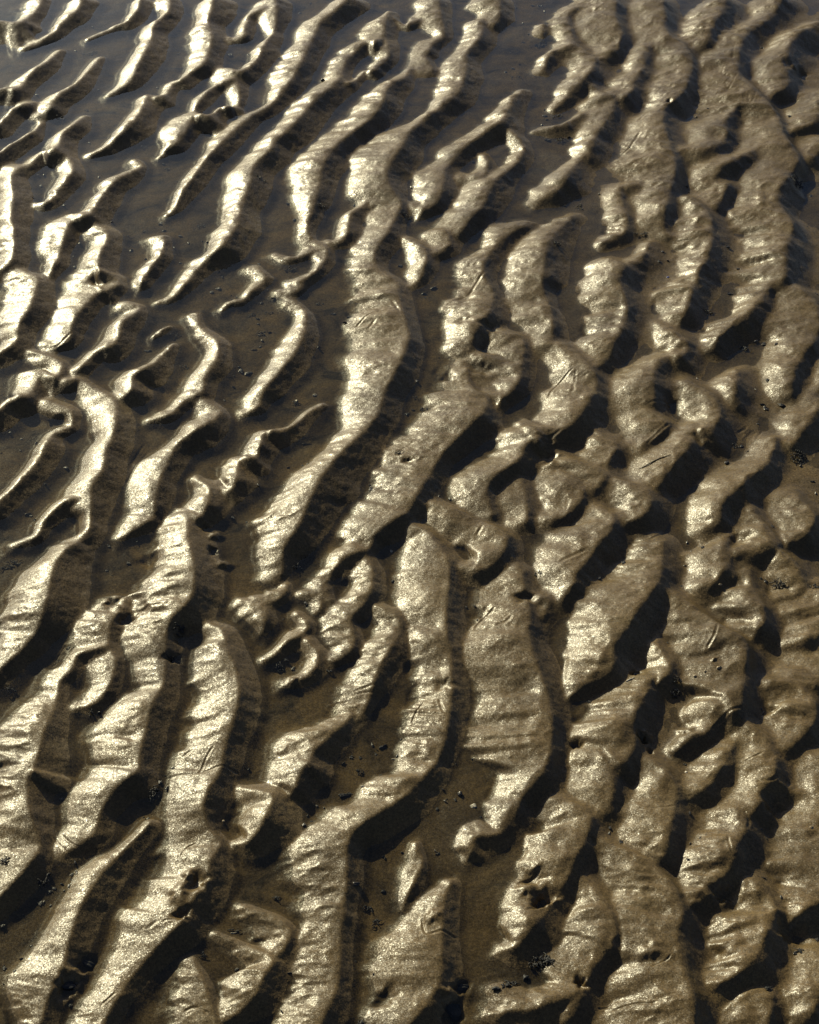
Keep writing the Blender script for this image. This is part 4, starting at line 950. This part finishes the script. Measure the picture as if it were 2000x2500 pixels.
# water: level, drawn up a little where it meets the sand
step = 2
rs, cs = np.arange(0, NR, step), np.arange(0, NC, step)
Xw, Yw, Zw = X[np.ix_(rs, cs)], Y[np.ix_(rs, cs)], Z[np.ix_(rs, cs)]
depth = -Zw
LEVEL = 0.0
surf = LEVEL + MEN_H * np.exp(-np.clip(depth, 0, 1) / MEN_D) * (depth > -0.004) - 0.0
surf = np.where(depth < 0, MEN_H, surf)
surf = blur(surf)
wet = (Zw < surf + 0.0003)
keep = wet[:-1, :-1] | wet[1:, :-1] | wet[:-1, 1:] | wet[1:, 1:]
nc2 = len(cs)
i2 = (np.arange(len(rs) - 1)[:, None] * nc2 + np.arange(nc2 - 1)[None, :])
q2 = np.stack([i2, i2 + 1, i2 + nc2 + 1, i2 + nc2], -1)[keep]
vid, inv = np.unique(q2, return_inverse=True)
vw = np.stack([Xw, Yw, surf], -1).reshape(-1, 3)[vid]
water = link('water', mesh_from_quads('water', vw, inv.reshape(-1, 4)), WATER)
water['kind'] = 'structure'
water['label'] = 'shallow clear water lying in the troughs between the sand ripples'

# ---------------------------------------------------------------- things lying on the sand
def z_at(x, y):
    r = min(max(np.searchsorted(ROWS, y), 1), NR - 1)
    c = min(max(np.searchsorted(COLS, x / HW[r]), 1), NC - 1)
    return float(Z[r, c])

def spot(tile, x, y):
    sx, sy = px(tile, x, y)
    z = 0.004
    for _ in range(3):
        gx, gy = ground(sx, sy, z)
        z = z_at(float(gx), float(gy))
    gx, gy = float(gx), float(gy)
    return gx, gy, z, (gy * cp + CAM_H * sp) * TX / 1000 * TS       # last: metres per survey unit

def lump_bm(bm, c, r, flat=(1, 1, 1), rough_=0.3, sub=2, rot=0.0, seed=0):
    rnd = random.Random(seed)
    ret = bmesh.ops.create_icosphere(bm, subdivisions=sub, radius=1.0)
    M = Matrix.Rotation(rot, 4, 'Z')
    ph = [rnd.uniform(0, 6.28) for _ in range(6)]
    for v in ret['verts']:
        n = v.co.copy()
        k = 1 + rough_ * (0.5 * math.sin(3 * n.x + ph[0]) + 0.5 * math.sin(4 * n.y + ph[1]) + 0.4 * math.sin(5 * n.z + 3 * n.x + ph[2])) + rnd.uniform(-1, 1) * rough_ * 0.25
        p = Vector((n.x * flat[0], n.y * flat[1], n.z * flat[2])) * k * r
        v.co = M @ p + Vector(c)

def finish(name, bm, material, loc, label, cat, group=None, parent=None, smooth=True):
    me = bpy.data.meshes.new(name)
    bm.to_mesh(me)
    bm.free()
    for p in me.polygons:
        p.use_smooth = smooth
    ob = link(name, me, material, parent)
    ob.location = loc
    if label:
        ob['label'] = label
    if cat:
        ob['category'] = cat
    if group:
        ob['group'] = group
    return ob

def tube_bm(bm, pts, radii, sides=6):
    rings = []
    for i, p in enumerate(pts):
        p = Vector(p)
        d = (Vector(pts[min(i + 1, len(pts) - 1)]) - Vector(pts[max(i - 1, 0)])).normalized()
        a = d.cross(Vector((0, 0, 1))).normalized()
        b = d.cross(a)
        rings.append([bm.verts.new(p + (a * math.cos(2 * math.pi * k / sides) + b * math.sin(2 * math.pi * k / sides)) * radii[i]) for k in range(sides)])
    for r1, r2 in zip(rings, rings[1:]):
        for k in range(sides):
            bm.faces.new((r1[k], r1[(k + 1) % sides], r2[(k + 1) % sides], r2[k]))
    bm.faces.new(rings[0][::-1]); bm.faces.new(rings[-1])

# clumps of black weed and detritus: tile x y, half length, half width, angle(deg, on ground), label
def clump(tile, x, y, a, b, ang, label, seed, frag=None):
    gx, gy, gz, m = spot(tile, x, y)
    rnd = random.Random(seed)
    root = bpy.data.objects.new('weed_clump', None)
    SC.collection.objects.link(root)
    root.location = (gx, gy, gz)
    root.empty_display_size = 0.01
    root['label'] = label
    root['category'] = 'seaweed'
    root['group'] = 'clumps of dark weed on the sand'
    A, B = 0.8 * a * m, 0.8 * b * m * 1.3
    n = frag or max(8, int(a * b / 55))
    ca2, sa2 = math.cos(math.radians(ang)), math.sin(math.radians(ang))
    bm = bmesh.new(); bm2 = bmesh.new()
    for k in range(n):
        rr = math.sqrt(rnd.random()); th = rnd.uniform(0, 6.283)
        lx, ly = A * rr * math.cos(th), B * rr * math.sin(th)
        wx, wy = lx * ca2 - ly * sa2, lx * sa2 + ly * ca2
        wz = z_at(gx + wx, gy + wy) - gz
        s = rnd.uniform(0.0006, 0.0014) * (1.3 - 0.6 * rr)
        if rnd.random() < 0.75:
            lump_bm(bm, (wx, wy, wz + s * 0.5 + (1 - rr) * 0.0012), s, (1.5, 0.9, 0.45), 0.45, 1, rnd.uniform(0, 6.28), seed * 99 + k)
        else:
            L_ = rnd.uniform(0.004, 0.010); th = rnd.uniform(0, 6.28); bend = rnd.uniform(-0.9, 0.9)
            pts = []
            for q in range(5):
                t = q / 4 - 0.5
                px_ = wx + math.cos(th + bend * t) * L_ * t; py_ = wy + math.sin(th + bend * t) * L_ * t
                pts.append((px_, py_, z_at(gx + px_, gy + py_) - gz + 0.0012 + 0.001 * math.sin(q)))
            tube_bm(bm2, pts, [0.0002, 0.0005, 0.0006, 0.0005, 0.0002], 5)
    finish('weed_mat', bm, WEED, (0, 0, 0), None, None, parent=root, smooth=False)
    if len(bm2.verts):
        finish('weed_strand', bm2, WEED, (0, 0, 0), None, None, parent=root)
    else:
        bm2.free()
    return root

for k, c in enumerate(CLUMPS):
    clump(*c, seed=100 + k)

for k, (tile, x, y, r, flat, ang, kind, label, cat) in enumerate(BITS):
    gx, gy, gz, m = spot(tile, x, y)
    bm = bmesh.new()
    R = 0.85 * r * m
    if kind == 'stick':
        pts = []
        for q in range(7):
            t = (q / 6 - 0.5) * 2
            a_ = math.radians(ang) + 0.12 * math.sin(k + 2 * t)
            xx, yy = math.cos(a_) * R * t, math.sin(a_) * R * t
            pts.append((xx, yy, z_at(gx + xx, gy + yy) - gz + 0.0007))
        w = flat[0] * m
        tube_bm(bm, pts, [w * 0.6, w, w * 1.1, w, w * 0.95, w * 0.8, w * 0.4], 7)
        finish('twig' if cat == 'twig' else 'shell_splinter', bm, WOOD if cat == 'twig' else SHELL, (gx, gy, gz), label, cat)
        continue
    mt, nm = {'pebble': (STONE, 'pebble'), 'tan': (TAN, 'pebble'), 'shell': (SHELL, 'shell_fragment'),
              'chip': (FLECK, 'bark_chip'), 'blue': (BLUE, 'plastic_fleck'), 'slab': (WEED, 'black_flake')}[kind]
    lump_bm(bm, (0, 0, R * flat[2] * (0.25 if kind != 'slab' else 0.6)), R, flat, 0.22 if kind in ('pebble', 'tan') else 0.38, 3 if r > 14 else 2, math.radians(ang), 900 + k)
    finish(nm, bm, mt, (gx, gy, gz), label, cat, smooth=kind in ('pebble', 'tan'))

# loose flecks of detritus scattered on the trough floors, each one lying by itself
fleck_src = []
for s in range(5):
    bm = bmesh.new()
    rnd = random.Random(s)
    for q in range(1 if s < 3 else 3):
        lump_bm(bm, (rnd.uniform(-1, 1) * 0.0016 * (q > 0), rnd.uniform(-1, 1) * 0.0016 * (q > 0), 0.0003), 0.0013 - 0.0003 * q, (1.5, 0.85, 0.55), 0.5, 1, rnd.uniform(0, 6), 40 + s * 7 + q)
    me = bpy.data.meshes.new('detritus_fleck')
    bm.to_mesh(me); bm.free()
    me.materials.append(FLECK)
    fleck_src.append(me)
rnd = random.Random(3)
cx = rnd.random
n_f = 0
tries = 0
while n_f < 280 and tries < 20000:
    tries += 1
    sx_, sy_ = rnd.uniform(0, 2000), 2500 * rnd.random()
    gx, gy = ground(sx_, sy_, 0.0)
    gx, gy = float(gx), float(gy)
    r = int(np.searchsorted(ROWS, gy)) - R0; c = int(np.searchsorted(COLS, gx / HW[r + R0])) - C0
    if not (2 < r < NV - 3 and 2 < c < NU - 3):
        continue
    if RHs[r, c] > 0.03 or vnoise(np.array([gx * 7.0]), np.array([gy * 7.0]), 77)[0] < -0.02:
        continue
    ob = bpy.data.objects.new('detritus_fleck', fleck_src[n_f % 5])
    SC.collection.objects.link(ob)
    ob.location = (gx, gy, z_at(gx, gy))
    ob.rotation_euler = (0, 0, rnd.uniform(0, 6.28))
    s = rnd.uniform(0.55, 1.5) * (0.8 + 0.25 * gy)
    ob.scale = (s, s * rnd.uniform(0.7, 1.3), s)
    ob['label'] = 'tiny dark fleck of plant detritus lying loose on a wet trough floor'
    ob['category'] = 'detritus'
    ob['group'] = 'loose detritus flecks on the trough floors'
    n_f += 1
print('ripples', rid, 'flecks', n_f, 'sand quads', len(flatQ), 'water quads', len(q2))
